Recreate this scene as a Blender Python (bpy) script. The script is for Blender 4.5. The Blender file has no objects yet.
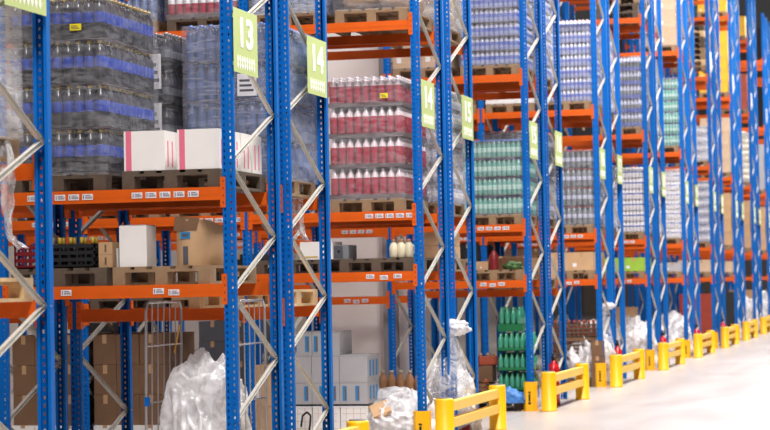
import bpy, math, random
from mathutils import Vector, Matrix, noise
R = random.Random(7)
S = bpy.context.scene
C = bpy.context.collection

# ------------------------------------------------------------------ camera
cam_d = bpy.data.cameras.new('camera'); cam = bpy.data.objects.new('camera', cam_d); C.objects.link(cam)
cam_d.sensor_width = 36.0; cam_d.lens = 102.857
cam.matrix_world = Matrix.Translation((5.18, 0, 1.72)) @ Matrix.Rotation(0.2421949, 4, 'Z') @ \
    Matrix.Rotation(math.pi/2 + 0.0317364, 4, 'X') @ Matrix.Rotation(-0.019, 4, 'Z')
cam_d.dof.use_dof = True; cam_d.dof.focus_distance = 18.5; cam_d.dof.aperture_fstop = 3.6
cam_d.clip_end = 400
S.camera = cam
# ------------------------------------------------------------------ view + world + hall lights
S.view_settings.view_transform = 'Standard'; S.view_settings.look = 'None'
S.view_settings.gamma = 1; S.view_settings.use_curve_mapping = False
S.view_settings.exposure = -0.42
W = bpy.data.worlds.new('hall_light'); S.world = W; W.use_nodes = True
W.node_tree.nodes['Background'].inputs[0].default_value = (1.0, 0.965, 0.95, 1)
W.node_tree.nodes['Background'].inputs[1].default_value = 0.06
def area(name, loc, size, sy, power, rot=(0, 0, 0), col=(1, 0.97, 0.93)):
    l = bpy.data.lights.new(name, 'AREA'); l.shape = 'RECTANGLE'; l.size = size; l.size_y = sy; l.energy = power; l.color = col
    o = bpy.data.objects.new(name, l); C.objects.link(o); o.location = loc; o.rotation_euler = rot
    return o
# high-bay lamp rows over the main aisle and over the cross aisles
for i in range(7):
    area('high_bay_lamp', (3.2, 6 + i*13.0, 11.6), 2.2, 9, 2900)
for k in range(-1, 6):
    area('high_bay_lamp', (-2.5, 16.13 + 6.467*k - 1.9, 11.6), 7.0, 1.4, {-1: 150, 0: 190, 1: 330}.get(k, 480))

# ------------------------------------------------------------------ materials
def s2l(c): return tuple(((v/255)/12.92 if v/255 <= .04045 else ((v/255+.055)/1.055)**2.4) for v in c)
M = {}
def mat(name, c, rough=.5, metal=0, var=.08, scale=6, bump=0, bscale=30, spec=.5, coat=0, trans=0):
    m = bpy.data.materials.new(name); m.use_nodes = True; nt = m.node_tree; N = nt.nodes; L = nt.links
    b = N['Principled BSDF']; b.inputs['Roughness'].default_value = rough; b.inputs['Metallic'].default_value = metal
    b.inputs['Specular IOR Level'].default_value = spec
    if coat: b.inputs['Coat Weight'].default_value = coat; b.inputs['Coat Roughness'].default_value = .15
    if trans: b.inputs['Transmission Weight'].default_value = trans
    tc = N.new('ShaderNodeTexCoord'); nz = N.new('ShaderNodeTexNoise'); nz.inputs['Scale'].default_value = scale
    nz.inputs['Detail'].default_value = 4; L.new(tc.outputs['Object'], nz.inputs['Vector'])
    mx = N.new('ShaderNodeMix'); mx.data_type = 'RGBA'; l = s2l(c)
    mx.inputs[6].default_value = tuple(max(0, v*(1-var*2)) for v in l)+(1,)
    mx.inputs[7].default_value = tuple(min(1, v*(1+var*2)) for v in l)+(1,)
    L.new(nz.outputs['Fac'], mx.inputs[0]); L.new(mx.outputs[2], b.inputs['Base Color'])
    if bump:
        n2 = N.new('ShaderNodeTexNoise'); n2.inputs['Scale'].default_value = bscale; n2.inputs['Detail'].default_value = 5
        L.new(tc.outputs['Object'], n2.inputs['Vector'])
        bp = N.new('ShaderNodeBump'); bp.inputs['Strength'].default_value = bump; bp.inputs['Distance'].default_value = .02
        L.new(n2.outputs['Fac'], bp.inputs['Height']); L.new(bp.outputs['Normal'], b.inputs['Normal'])
    M[name] = m; return m
mat('blue', (0, 98, 184), .45, spec=.18, var=.06, scale=3)
mat('orange', (216, 92, 16), .45, spec=.3, var=.07, scale=4)
mat('galv', (190, 187, 180), .4, metal=.3, var=.06, scale=9)
mat('bolt', (200, 200, 200), .3, metal=.8)
mat('yellow', (250, 186, 8), .42, var=.03)
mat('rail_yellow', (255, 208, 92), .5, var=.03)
mat('capgrey', (96, 96, 98), .6)
mat('wood', (146, 119, 90), .8, var=.22, scale=9, bump=.2)
mat('wood_dark', (90, 76, 64), .85, var=.25, scale=9, bump=.2)
mat('wood_light', (216, 184, 140), .75, var=.12, scale=9, bump=.15)
mat('white_card', (238, 234, 232), .6, var=.02)
mat('pink', (228, 112, 140), .6, var=.02)
mat('kraft', (196, 158, 120), .75, var=.08, scale=5, bump=.25, bscale=14)
mat('kraft2', (118, 88, 64), .8, var=.1)  # brown card, darkened to put the racks' inner shade into its colour
mat('kraft_pale', (206, 178, 150), .75, var=.1, scale=5, bump=.3, bscale=10)
mat('tape', (186, 150, 112), .3)
mat('grey_card', (170, 168, 172), .6, var=.04)
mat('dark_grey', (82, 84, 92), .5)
mat('mid_grey', (130, 132, 138), .5)
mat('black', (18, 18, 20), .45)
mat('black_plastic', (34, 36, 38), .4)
mat('red_plastic', (124, 24, 32), .4)
mat('ext_red', (200, 24, 36), .25, coat=.5)
mat('green_plastic', (20, 110, 66), .4)
mat('lime', (150, 190, 60), .5)
mat('label_blue', (30, 130, 190), .5)
mat('label_white', (228, 226, 230), .5, var=.01)
mat('label_ink', (110, 100, 120), .6)
mat('sticker_yellow', (248, 222, 20), .5)
mat('sign_green', (190, 206, 134), .5, var=.015)
mat('sign_white', (255, 255, 255), .5, var=.01)
mat('cream', (216, 206, 196), .55, var=.06, bump=.5, bscale=9)
mat('jug_cream', (226, 216, 188), .4)
mat('jug_tan', (190, 140, 100), .4)
mat('cola', (26, 23, 32), .18, var=.1, coat=.4)
mat('cola_neck', (60, 58, 70), .15, coat=.6)
mat('cola_label', (34, 66, 170), .35, var=.15, scale=30)
mat('gold', (196, 164, 60), .4)
mat('red_drink', (164, 40, 62), .2, var=.12, scale=20, coat=.4)
mat('pale_neck', (232, 214, 220), .2, coat=.4)
mat('cap_white', (206, 200, 208), .4)
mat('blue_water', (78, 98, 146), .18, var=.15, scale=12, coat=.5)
mat('blue_water_pale', (104, 122, 170), .18, var=.1, coat=.5)  # paler blue for the band round the water bottles
mat('blue_cap', (60, 110, 200), .4)
mat('teal', (104, 172, 160), .2, var=.12, scale=20, coat=.4)
mat('teal_pale', (176, 214, 206), .2, var=.1, coat=.4)
mat('pet_blue', (158, 168, 212), .2, var=.12, scale=25, coat=.4)
mat('pet_label', (84, 104, 186), .4, var=.12)
mat('pet_clear', (186, 190, 214), .2, coat=.4)
mat('grey_bottle', (112, 118, 126), .2, var=.2, scale=20, coat=.4)
mat('red_cap', (206, 60, 64), .4)
mat('tray', (88, 70, 72), .6)
mat('pack_white', (232, 230, 236), .45, var=.03)
mat('pack_line', (70, 90, 170), .5)
mat('green_bottle', (64, 150, 122), .2, var=.15, coat=.5)
mat('brick_red', (168, 74, 48), .5, var=.15)
mat('blue_film', (70, 130, 205), .35, var=.3, scale=14, bump=.8, bscale=18)
mat('wire', (186, 186, 190), .3, metal=.7)
mat('leaf', (58, 92, 44), .6, var=.2)
mat('crate_yellow', (232, 176, 40), .5, var=.1)
mat('rust_red', (150, 52, 34), .5)
mat('paint_wall', (246, 238, 234), .8, var=.02, scale=1)
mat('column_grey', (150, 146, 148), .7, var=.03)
mat('far_wall', (165, 154, 148), .9, var=.12, scale=.6)
mat('tyre', (30, 30, 32), .7)

def mat_floor():
    m = bpy.data.materials.new('floor_epoxy'); m.use_nodes = True; nt = m.node_tree; N = nt.nodes; L = nt.links
    b = N['Principled BSDF']; b.inputs['Roughness'].default_value = .22; b.inputs['Specular IOR Level'].default_value = .35
    tc = N.new('ShaderNodeTexCoord'); nz = N.new('ShaderNodeTexNoise'); nz.inputs['Scale'].default_value = .7; nz.inputs['Detail'].default_value = 6
    mp = N.new('ShaderNodeMapping'); mp.inputs['Scale'].default_value = (2.2, .6, 1); L.new(tc.outputs['Object'], mp.inputs[0]); L.new(mp.outputs[0], nz.inputs['Vector'])
    cr = N.new('ShaderNodeValToRGB'); cr.color_ramp.elements[0].position = .3; cr.color_ramp.elements[1].position = .72
    cr.color_ramp.elements[0].color = s2l((172, 163, 160))+(1,); cr.color_ramp.elements[1].color = s2l((184, 176, 172))+(1,)
    L.new(nz.outputs['Fac'], cr.inputs[0])
    br = N.new('ShaderNodeTexBrick'); br.offset = 0; br.inputs['Scale'].default_value = 1; br.inputs['Brick Width'].default_value = 4; br.inputs['Row Height'].default_value = 4
    br.inputs['Mortar Size'].default_value = .012; br.inputs['Color1'].default_value = (1, 1, 1, 1); br.inputs['Color2'].default_value = (1, 1, 1, 1); br.inputs['Mortar'].default_value = (.72, .7, .7, 1)
    L.new(tc.outputs['Object'], br.inputs['Vector'])
    mx = N.new('ShaderNodeMix'); mx.data_type = 'RGBA'; mx.blend_type = 'MULTIPLY'; mx.inputs[0].default_value = 1
    L.new(cr.outputs[0], mx.inputs[6]); L.new(br.outputs['Color'], mx.inputs[7]); L.new(mx.outputs[2], b.inputs['Base Color'])
    rr = N.new('ShaderNodeMapRange'); rr.inputs[3].default_value = .24; rr.inputs[4].default_value = .42; L.new(nz.outputs['Fac'], rr.inputs[0]); L.new(rr.outputs[0], b.inputs['Roughness'])
    M['floor'] = m
mat_floor()

def mat_film(name, lo, hi, col=(238, 238, 242), stretch=(3, 3, 14), rough=.22):
    """clear stretch film: mostly see-through, milky where it bunches into folds"""
    m = bpy.data.materials.new(name); m.use_nodes = True; nt = m.node_tree; N = nt.nodes; L = nt.links
    b = N['Principled BSDF']; b.inputs['Base Color'].default_value = s2l(col)+(1,); b.inputs['Roughness'].default_value = rough
    b.inputs['Specular IOR Level'].default_value = .8
    out = N['Material Output']; tr = N.new('ShaderNodeBsdfTransparent'); mx = N.new('ShaderNodeMixShader')
    tc = N.new('ShaderNodeTexCoord'); mp = N.new('ShaderNodeMapping'); mp.inputs['Scale'].default_value = stretch
    mp.inputs['Rotation'].default_value = (.12, .2, 0)
    nz = N.new('ShaderNodeTexNoise'); nz.inputs['Scale'].default_value = 1.6; nz.inputs['Detail'].default_value = 6; nz.inputs['Distortion'].default_value = 1.4
    L.new(tc.outputs['Object'], mp.inputs[0]); L.new(mp.outputs[0], nz.inputs['Vector'])
    mr = N.new('ShaderNodeMapRange'); mr.inputs[1].default_value = .38; mr.inputs[2].default_value = .68; mr.inputs[3].default_value = lo; mr.inputs[4].default_value = hi
    L.new(nz.outputs['Fac'], mr.inputs[0]); L.new(mr.outputs[0], mx.inputs[0])
    bp = N.new('ShaderNodeBump'); bp.inputs['Strength'].default_value = .5; bp.inputs['Distance'].default_value = .015
    L.new(nz.outputs['Fac'], bp.inputs['Height']); L.new(bp.outputs['Normal'], b.inputs['Normal'])
    L.new(tr.outputs[0], mx.inputs[1]); L.new(b.outputs[0], mx.inputs[2]); L.new(mx.outputs[0], out.inputs[0])
    M[name] = m
mat_film('film', .07, .27, col=(212, 213, 220), rough=.14)
mat_film('film_milky', .2, .46)
mat_film('film_mid', .18, .4, col=(214, 220, 240))
mat_film('film_corner', .35, .8, stretch=(4, 4, 3))  # milkier corner film, with the bright highlight streaks painted in
mat_film('film_bag', .16, .6, stretch=(6, 6, 6), rough=.15)
mat_film('film_heap', .5, .95, stretch=(4, 4, 4), col=(244, 242, 246), rough=.25)

# ------------------------------------------------------------------ mesh builder
class MB:
    def __init__(s): s.v = []; s.f = []; s.m = []; s.sm = []
    def add(s, vs, fs, m=0, sm=False):
        n = len(s.v); s.v += [tuple(p) for p in vs]
        for f in fs: s.f.append(tuple(i+n for i in f)); s.m.append(m); s.sm.append(sm)
        return s
    def box(s, x0, x1, y0, y1, z0, z1, m=0, c=0):
        """box; c = size of the chamfer on its vertical edges"""
        if c:
            p = [(x0+c, y0), (x1-c, y0), (x1, y0+c), (x1, y1-c), (x1-c, y1), (x0+c, y1), (x0, y1-c), (x0, y0+c)]
            return s.prism(p, z0, z1, m)
        v = [(x0, y0, z0), (x1, y0, z0), (x1, y1, z0), (x0, y1, z0), (x0, y0, z1), (x1, y0, z1), (x1, y1, z1), (x0, y1, z1)]
        return s.add(v, [(0, 3, 2, 1), (4, 5, 6, 7), (0, 1, 5, 4), (1, 2, 6, 5), (2, 3, 7, 6), (3, 0, 4, 7)], m)
    def prism(s, p, z0, z1, m=0):
        n = len(p); v = [(a, b, z0) for a, b in p]+[(a, b, z1) for a, b in p]
        return s.add(v, [tuple(range(n-1, -1, -1)), tuple(range(n, 2*n))]+[(i, (i+1) % n, n+(i+1) % n, n+i) for i in range(n)], m)
    def bar(s, a, b, w, h, up=(1, 0, 0), m=0, n=0):
        a = Vector(a); b = Vector(b); d = (b-a).normalized(); u = Vector(up); u = (u-d*u.dot(d)).normalized(); r = d.cross(u)
        if n:
            ring = [(math.cos(t*2*math.pi/n), math.sin(t*2*math.pi/n)) for t in range(n)]
            v = [a+u*(c*w)+r*(q*w) for c, q in ring]+[b+u*(c*w)+r*(q*w) for c, q in ring]
            s.add(v, [(i, (i+1) % n, n+(i+1) % n, n+i) for i in range(n)], m, True)
            return s.add(v, [tuple(range(n-1, -1, -1)), tuple(range(n, 2*n))], m)
        w /= 2; h /= 2
        v = [q+u*i*w+r*j*h for q in (a, b) for i, j in ((-1, -1), (1, -1), (1, 1), (-1, 1))]
        return s.add(v, [(3, 2, 1, 0), (4, 5, 6, 7), (0, 1, 5, 4), (1, 2, 6, 5), (2, 3, 7, 6), (3, 0, 4, 7)], m)
    def tube(s, pts, r, n=8, m=0):
        for a, b in zip(pts, pts[1:]): s.bar(a, b, r, r, up=(.31, .2, .93), m=m, n=n)
        return s
    def lathe(s, prof, cx=0, cy=0, cz=0, n=10, m=0):
        """prof: list of (radius, z[, material])"""
        v = []; f = []; k = len(prof)
        for p in prof:
            for i in range(n):
                t = 2*math.pi*i/n; v.append((cx+p[0]*math.cos(t), cy+p[0]*math.sin(t), cz+p[1]))
        base = len(s.v); s.v += v
        for j in range(k-1):
            mm = prof[j+1][2] if len(prof[j+1]) > 2 else m
            for i in range(n):
                s.f.append((base+j*n+i, base+j*n+(i+1) % n, base+(j+1)*n+(i+1) % n, base+(j+1)*n+i)); s.m.append(mm); s.sm.append(True)
        s.f.append(tuple(base+i for i in range(n-1, -1, -1))); s.m.append(prof[0][2] if len(prof[0]) > 2 else m); s.sm.append(False)
        s.f.append(tuple(base+(k-1)*n+i for i in range(n))); s.m.append(prof[-1][2] if len(prof[-1]) > 2 else m); s.sm.append(False)
        return s
    def mesh(s, name, mats):
        me = bpy.data.meshes.new(name); me.from_pydata(s.v, [], s.f)
        for k in (mats if isinstance(mats, (list, tuple)) else [mats]): me.materials.append(M[k])
        me.polygons.foreach_set('material_index', s.m); me.polygons.foreach_set('use_smooth', s.sm); me.update()
        return me
    def build(s, name, mats, parent=None, loc=(0, 0, 0), rot=None):
        return put(name, s.mesh(name, mats), parent, loc, rot)
def put(name, me, parent=None, loc=(0, 0, 0), rot=None):
    o = bpy.data.objects.new(name, me); C.objects.link(o); o.location = loc
    if rot: o.rotation_euler = rot
    if parent: o.parent = parent
    return o
def tag(o, label, cat=None, group=None, kind=None):
    if label: o['label'] = label
    if cat: o['category'] = cat
    if group: o['group'] = group
    if kind: o['kind'] = kind
    return o
def thing(name, label, cat, loc, rz=0, group=None):
    o = bpy.data.objects.new(name, None); C.objects.link(o); o.location = loc; o.rotation_euler = (0, 0, rz); o.empty_display_size = .1
    return tag(o, label, cat, group)
def dup(o, parent=None, loc=None, rz=None):
    c = o.copy(); C.objects.link(c); c.parent = parent
    if loc is not None: c.location = loc
    if rz is not None: c.rotation_euler = (0, 0, rz)
    for ch in list(o.children): dup(ch, c)
    return c
def struct(name, mb, mats): return tag(mb.build(name, mats), None, kind='structure')

# ------------------------------------------------------------------ the setting
struct('floor', MB().box(-40, 30, -6, 130, -.2, 0), 'floor')
struct('wall_back', MB().box(-40, 30, 118, 118.3, 0, 15), 'far_wall')
# inner white wall behind the second bay of the fifth rack row, with its grey column
struct('wall_inner', MB().box(-3.35, -2.0, 30.75, 30.95, 0, 9), 'paint_wall')
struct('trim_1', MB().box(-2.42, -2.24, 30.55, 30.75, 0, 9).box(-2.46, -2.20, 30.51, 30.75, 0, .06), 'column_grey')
struct('wall_left', MB().box(-13.3, -13, 2, 118, 0, 13), 'far_wall')

# ------------------------------------------------------------------ pallet racks
PITCH = 6.467; Y0 = 16.13; BAY = 1.895; PW = .09; PD = .06; HGT = 10.57
def rowY(r):                                   # rows 13, 14 = first full back-to-back pair
    k = (r-13)//2; return Y0+PITCH*k+(0 if r % 2 else 1.54)+(.06 if r == 12 else 0)
def post_mesh(holes):
    b = MB()
    step = .05; n = int(HGT/step)
    if holes:
        for col in (0,):
            xs = [0, .014, .026, .064, .076, PW]
            for i in range(n):
                z = i*step; zs = [z, z+.014, z+.036, z+step]
                for a in range(5):
                    for c in range(3):
                        if a in (1, 3) and c == 1: continue
                        b.add([(-xs[a+1], 0, zs[c]), (-xs[a], 0, zs[c]), (-xs[a], 0, zs[c+1]), (-xs[a+1], 0, zs[c+1])], [(0, 1, 2, 3)])
        b.box(-.003, 0, .001, PD, 0, HGT); b.box(-PW, -PW+.003, .001, PD, 0, HGT)
        b.box(-.052, -.038, -.004, .0, 0, HGT)                     # raised middle rib
        b.box(-.022, -.003, PD-.003, PD, 0, HGT); b.box(-PW+.003, -PW+.022, PD-.003, PD, 0, HGT)
    else:
        b.box(-PW, 0, 0, PD, 0, HGT); b.box(-.054, -.036, -.004, 0, 0, HGT)
        for i in range(0, int(HGT/.1)):
            for x in (-.078, -.02): b.box(x, x+.010, -.0015, .001, i*.1+.02, i*.1+.05, 1)
    b.box(-.0, .003, .018, .042, 0, HGT)                            # rolled rib on the flank
    return b.mesh('upright_post', ['blue', 'black'])
POST_H = post_mesh(True); POST_S = post_mesh(False)
FOOT = MB().box(-.115, .02, -.03, PD+.03, 0, .008).lathe([(.008, 0), (.008, .02)], -.1, -.015, .008, 6).mesh('base_plate', ['galv', 'bolt'])
def brace_mesh(up, D=1.26):
    """one zig-zag lattice brace, drawn from the aisle-side post to the flue-side post"""
    b = MB(); z0, z1 = (0, .45) if up else (0, -.55)
    a = Vector((-.045, .045, z0)); c = Vector((-.045, D-.045, z1)); d = (c-a).normalized(); nrm = Vector((1, 0, 0)).cross(d)
    b.bar(a, c, .003, .030, m=0)
    for s_ in (-1, 1): b.bar(a+nrm*s_*.015, c+nrm*s_*.015, .026, .003, m=0)
    for q in (a, c): b.bar(q+Vector((-.03, 0, 0)), q+Vector((.05, 0, 0)), .008, .008, m=1, n=6, up=(0, 0, 1))
    return b.mesh('lattice_brace', ['galv', 'bolt'])
BR_UP = brace_mesh(True); BR_DN = brace_mesh(False)
BEAM = MB().box(-BAY+PW/2+.045, -PW, 0, .004, -.1, 0).box(-BAY+.0, -PW, .004, .05, -.1, 0).box(-BAY, -PW, -.002, 0, -.06, -.04).mesh('load_beam', 'orange')
CON_R = MB().box(-.106, -.064, -.011, -.004, -.16, .075).box(-.106, -.091, -.004, .05, -.16, .07)
for i in range(4): CON_R.box(-.085, -.075, -.014, -.010, -.13+i*.055, -.115+i*.055, 1)
CON_R = CON_R.mesh('beam_connector', ['orange', 'rust_red'])
CON_L = MB().box(-BAY-.026, -BAY+.016, -.011, -.004, -.16, .075).box(-BAY+.001, -BAY+.016, -.004, .05, -.16, .07)
for i in range(4): CON_L.box(-BAY-.015, -BAY-.005, -.014, -.010, -.13+i*.055, -.115+i*.055, 1)
CON_L = CON_L.mesh('beam_connector', ['orange', 'rust_red'])
def label_mesh():
    b = MB(); b.box(0, .088, -.0045, -.003, -.072, -.026)
    b.box(.008, .016, -.0052, -.0045, -.066, -.034, 1)
    x = .026
    for w in (.004, .002, .006, .003, .003, .006, .002, .005, .003, .002):
        b.box(x, x+w, -.0052, -.0045, -.064, -.046, 1); x += w+.0022
    b.box(.026, .07, -.0052, -.0045, -.042, -.036, 1)
    return b.mesh('location_label', ['label_white', 'label_ink'])
LAB = label_mesh()
LEV = [1.75, 2.50, 4.52, 6.75, 9.0]
def levels(r, bay):
    l = list(LEV)
    if r == 13: l[0] = 1.754
    if r == 12: l[0] = 1.66
    if r == 14: l[0] = 1.55
    if r in (15, 16): l[0] = 1.86 if bay == 0 else 1.50
    if r == 17 and bay > 0: l[0] = 1.56
    if r == 18: l[0] = 1.62
    return l
NTH = dict(enumerate('first second third fourth fifth sixth seventh eighth ninth tenth eleventh'.split()))
def rackname(r):
    k = (r-13)//2
    if r == 12: return 'rack cut off by the left edge of the picture'
    side = 'front' if r % 2 else 'rear'
    return '%s pair from the left, %s rack' % (NTH[k], side)
LABSPOT = {(13, 1): [(-.83, 5, .115), (-1.70, 5, .115)], (13, 0): [(-.665, 2, .125), (-1.43, 1, .1)],
           (15, 1): [(-.62, 5, .112)], (15, 0): [(-.62, 3, .15)]}
def rack(r, bays, high=5):
    y = rowY(r); far = r >= 19
    t = thing('pallet_rack', 'blue and orange pallet racking, ' + rackname(r) + (' (facing the camera)' if r % 2 else ' (behind its twin)' if r > 12 else ''), 'pallet rack', (0, y, 0), 0, 'pallet racks along the main aisle')
    for j in range(bays+1):
        for q in (0, 1):
            po = put('upright_post', POST_S if far else POST_H, t, (-BAY*j, 0 if q == 0 else 1.26, 0))
            if q: po.rotation_euler = (0, 0, math.pi); po.location.x = -BAY*j-PW
            put('base_plate', FOOT, po)
        if j > 1 and r >= 19: continue
        # zig-zag lattice: nodes on the aisle-side post at .63+k, on the flue-side post .5 m higher
        # braces meet on one bolt at the rear post and stand 10 cm apart at the front post
        z = .13 if r % 2 else .63
        while z < HGT-.6:
            for up in (True, False): put('lattice_brace', BR_UP if up else BR_DN, t, (-BAY*j, 0, z+.55 if not up else z-.45))
            z += 1.0
    for j in range(bays):
        lv = levels(r, j)
        for i in range(high):
            for q in (0, 1):
                if q == 0: loc, rz = (-BAY*j, 0, lv[i]), 0
                else: loc, rz = (-BAY*j-BAY-PW, 1.26, lv[i]), math.pi
                bm = put('load_beam', BEAM, t, loc, (0, 0, rz) if rz else None)
                put('beam_connector', CON_R, bm); put('beam_connector', CON_L, bm)
                if q == 0 and i < 2 and odd_row(r) and r < 22:
                    for x0, n, st in LABSPOT.get((r, i), [(-.70, 3, .125)] if i == 0 else [(-.72, 4, .115)]):
                        if r == 13 and j > 0 and i == 0: continue
                        for u in range(n): put('location_label', LAB, bm, (x0+u*st, -.001 if not (r == 13 and i == 0) else -.001, (-.012*(u % 2)) if i == 0 else 0))
                if q == 1 and i < 2 and not odd_row(r) and r < 17:
                    for u in range(3): put('location_label', LAB, bm, (-.70+u*.12, 0, 0))
    return t
def odd_row(r): return r % 2 == 1
rack(12, 1, 2)
NB = {13: 2, 14: 2, 15: 4, 16: 4, 17: 5, 18: 1, 19: 5, 20: 3, 21: 4, 22: 2, 23: 3, 24: 2}
for r in range(13, 35): rack(r, NB.get(r, 2), 3 if r < 17 else 5)

# ------------------------------------------------------------------ aisle signs
def text_mesh(txt, size, name):
    c = bpy.data.curves.new(name, 'FONT'); c.body = txt; c.size = size; c.align_x = 'CENTER'; c.extrude = .001; c.offset = .010; c.resolution_u = 4
    o = bpy.data.objects.new(name, c); C.objects.link(o)
    dg = bpy.context.evaluated_depsgraph_get(); me = bpy.data.meshes.new_from_object(o.evaluated_get(dg))
    bpy.data.objects.remove(o); me.materials.clear(); me.materials.append(M['sign_white']); return me
def arrows_mesh():
    b = MB()
    for i in range(8):
        x = -.21+i*.06
        p = [(x, -.055), (x+.022, -.015), (x+.009, -.015), (x+.009, .015), (x+.022, .015), (x, .055), (x-.022, .015), (x-.009, .015), (x-.009, -.015), (x-.022, -.015)]
        b.prism(p, -.001, .001)
    return b.mesh('arrow_row', 'sign_white')
ARW = arrows_mesh(); TXT = {}
BOARD = MB().box(-.31, .31, -.25, .25, -.003, .0).box(-.30, -.27, -.2, -.17, -.012, -.003).box(-.30, -.27, .17, .2, -.012, -.003).mesh('sign_board', 'sign_green')
def sign(r):
    num = str(13+(r-12)//2); y = rowY(r)+(.325 if r % 2 else .86)
    if r == 12: lab = 'pale green aisle number sign cut off by the top left corner'
    elif num in ('13', '14') and r < 15: lab = '%s of the two large legible green signs, reading %s' % ('left' if r == 13 else 'right', num)
    else: lab = 'pale green aisle sign reading %s, %s' % (num, rackname(r))
    t = thing('aisle_sign', lab, 'sign', (.016, y, 3.638), 0, 'green aisle number signs on rack ends')
    t.rotation_euler = (math.pi/2, 0, math.pi/2)
    put('sign_board', BOARD, t)
    if num not in TXT: TXT[num] = text_mesh(num, .31, 'sign_number')
    put('sign_number', TXT[num], t, (0, -.035, .0015)).scale = (1.35, 1.02, 1); put('arrow_row', ARW, t, (0, -.165, .0012))
for r in range(12, 32): sign(r)
# placards higher on the far rack ends
for k, r in enumerate((25, 27, 29, 31)):
    o = MB().box(.004, .010, 0, .34, 0, .42).box(.010, .012, .05, .29, .08, .3, 0).build('rack_placard', 'label_white', None, (0, rowY(r)-.0+.02, 6.95))
    tag(o, 'white load placard high on a post, ' + rackname(r), 'sign', 'white placards on far rack ends')

# ------------------------------------------------------------------ yellow post protectors and end barriers
def protector(x, y, lab):
    t = thing('post_protector', lab, 'post protector', (x, y, 0), 0, 'yellow steel post protectors')
    b = MB(); t_ = .006
    p = [(-.082, .10), (-.082, -.03), (-.05, -.065), (.05, -.065), (.082, -.03), (.082, .10), (.076, .10), (.076, -.027), (.047, -.059), (-.047, -.059), (-.076, -.027), (-.076, .10)]
    # shell built as strips so that the concave outline stays clean
    n = 6
    for i in range(n-1):
        a, c = p[i], p[i+1]; d, e = p[n*2-1-i], p[n*2-2-i]
        b.add([(a[0], a[1], 0), (c[0], c[1], 0), (e[0], e[1], 0), (d[0], d[1], 0), (a[0], a[1], .39), (c[0], c[1], .39), (e[0], e[1], .39), (d[0], d[1], .39)],
              [(0, 3, 2, 1), (4, 5, 6, 7), (0, 1, 5, 4), (1, 2, 6, 5), (2, 3, 7, 6), (3, 0, 4, 7)])
    b.build('shell', 'yellow', t)
    MB().box(-.018, .018, -.067, -.0651, .09, .12).box(-.012, .012, -.067, -.0651, .13, .23).box(-.018, .018, -.067, -.0651, .24, .26).build('warning_mark', 'black', t)
    b = MB()
    for sx in (-1, 1): b.box(sx*.10-.03, sx*.10+.03, 0, .07, 0, .008); b.lathe([(.01, 0), (.01, .014)], sx*.108, .035, .008, 6)
    b.build('anchor_foot', 'yellow', t)
for r in range(13, 35, 2): protector(-.045, rowY(r)-.01, 'yellow steel protector on the front post, ' + rackname(r))
protector(-.045-BAY, rowY(19)-.01, 'yellow protector on an inner post, seen left of the green bottle crates')
protector(-.045-BAY, rowY(21)-.01, 'small distant yellow protector on an inner post behind the green bottle crates')
POST_B = MB().lathe([(.105, 0), (.105, .012), (.1, .014), (.1, .50), (.094, .516), (.08, .524)], n=24).mesh('barrier_post', 'yellow')
CAP_B = MB().lathe([(.082, .522), (.08, .53), (.05, .533)], n=24).mesh('post_cap', 'capgrey')
def barrier(k):
    y = Y0+PITCH*k; ya, yb = y-.09, y+2.80
    where = {0: 'cut by the bottom edge, only one post in view', 1: 'nearest and largest, cut by the bottom edge', 2: 'second from the front, by the fire extinguisher'}.get(k, 'at the end of the %s rack pair' % NTH[k])
    t = thing('rack_end_barrier', 'yellow barrier ' + where, 'barrier', (.22, ya, 0), 0, 'yellow barriers guarding the rack ends')
    for yy in (0, yb-ya):
        p = put('barrier_post', POST_B, t, (0, yy, 0)); put('post_cap', CAP_B, p)
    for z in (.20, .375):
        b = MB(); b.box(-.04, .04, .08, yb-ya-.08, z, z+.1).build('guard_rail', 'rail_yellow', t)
for k in range(0, 11): barrier(k)

# ------------------------------------------------------------------ pallets
def pallet_proto(m):
    b = MB(); d = MB(); bl = MB()
    for i in range(5): w = (.145, .1, .145, .1, .145)[i]; x = (0, .18, .3275, .52, .655)[i]; d.box(x, x+w, 0, 1.2, .122, .144)
    for y in (0, .5275, 1.055): d.box(0, .8, y, y+.145, .1, .122)
    for x in (0, .35, .7): b.box(x, x+.1, 0, 1.2, 0, .022)
    return d.mesh('deck_boards', m), b.mesh('bottom_boards', m), bl.box(0, .1, 0, .145, .022, .1).mesh('block', m)
PAL = {m: pallet_proto(m) for m in ('wood', 'wood_dark', 'wood_light')}
def pallet(x, y, z, lab, m='wood', rz=0, deep=True):
    t = thing('wooden_pallet', lab, 'pallet', (x, y, z), rz, 'wooden pallets on the racks')
    d, b, k = PAL[m]
    put('deck_boards', d, t); put('bottom_boards', b, t)
    for bx in (0, .35, .7):
        for by in (0, .5275, 1.055): put('block', k, t, (bx, by, 0))
    return t

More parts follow.
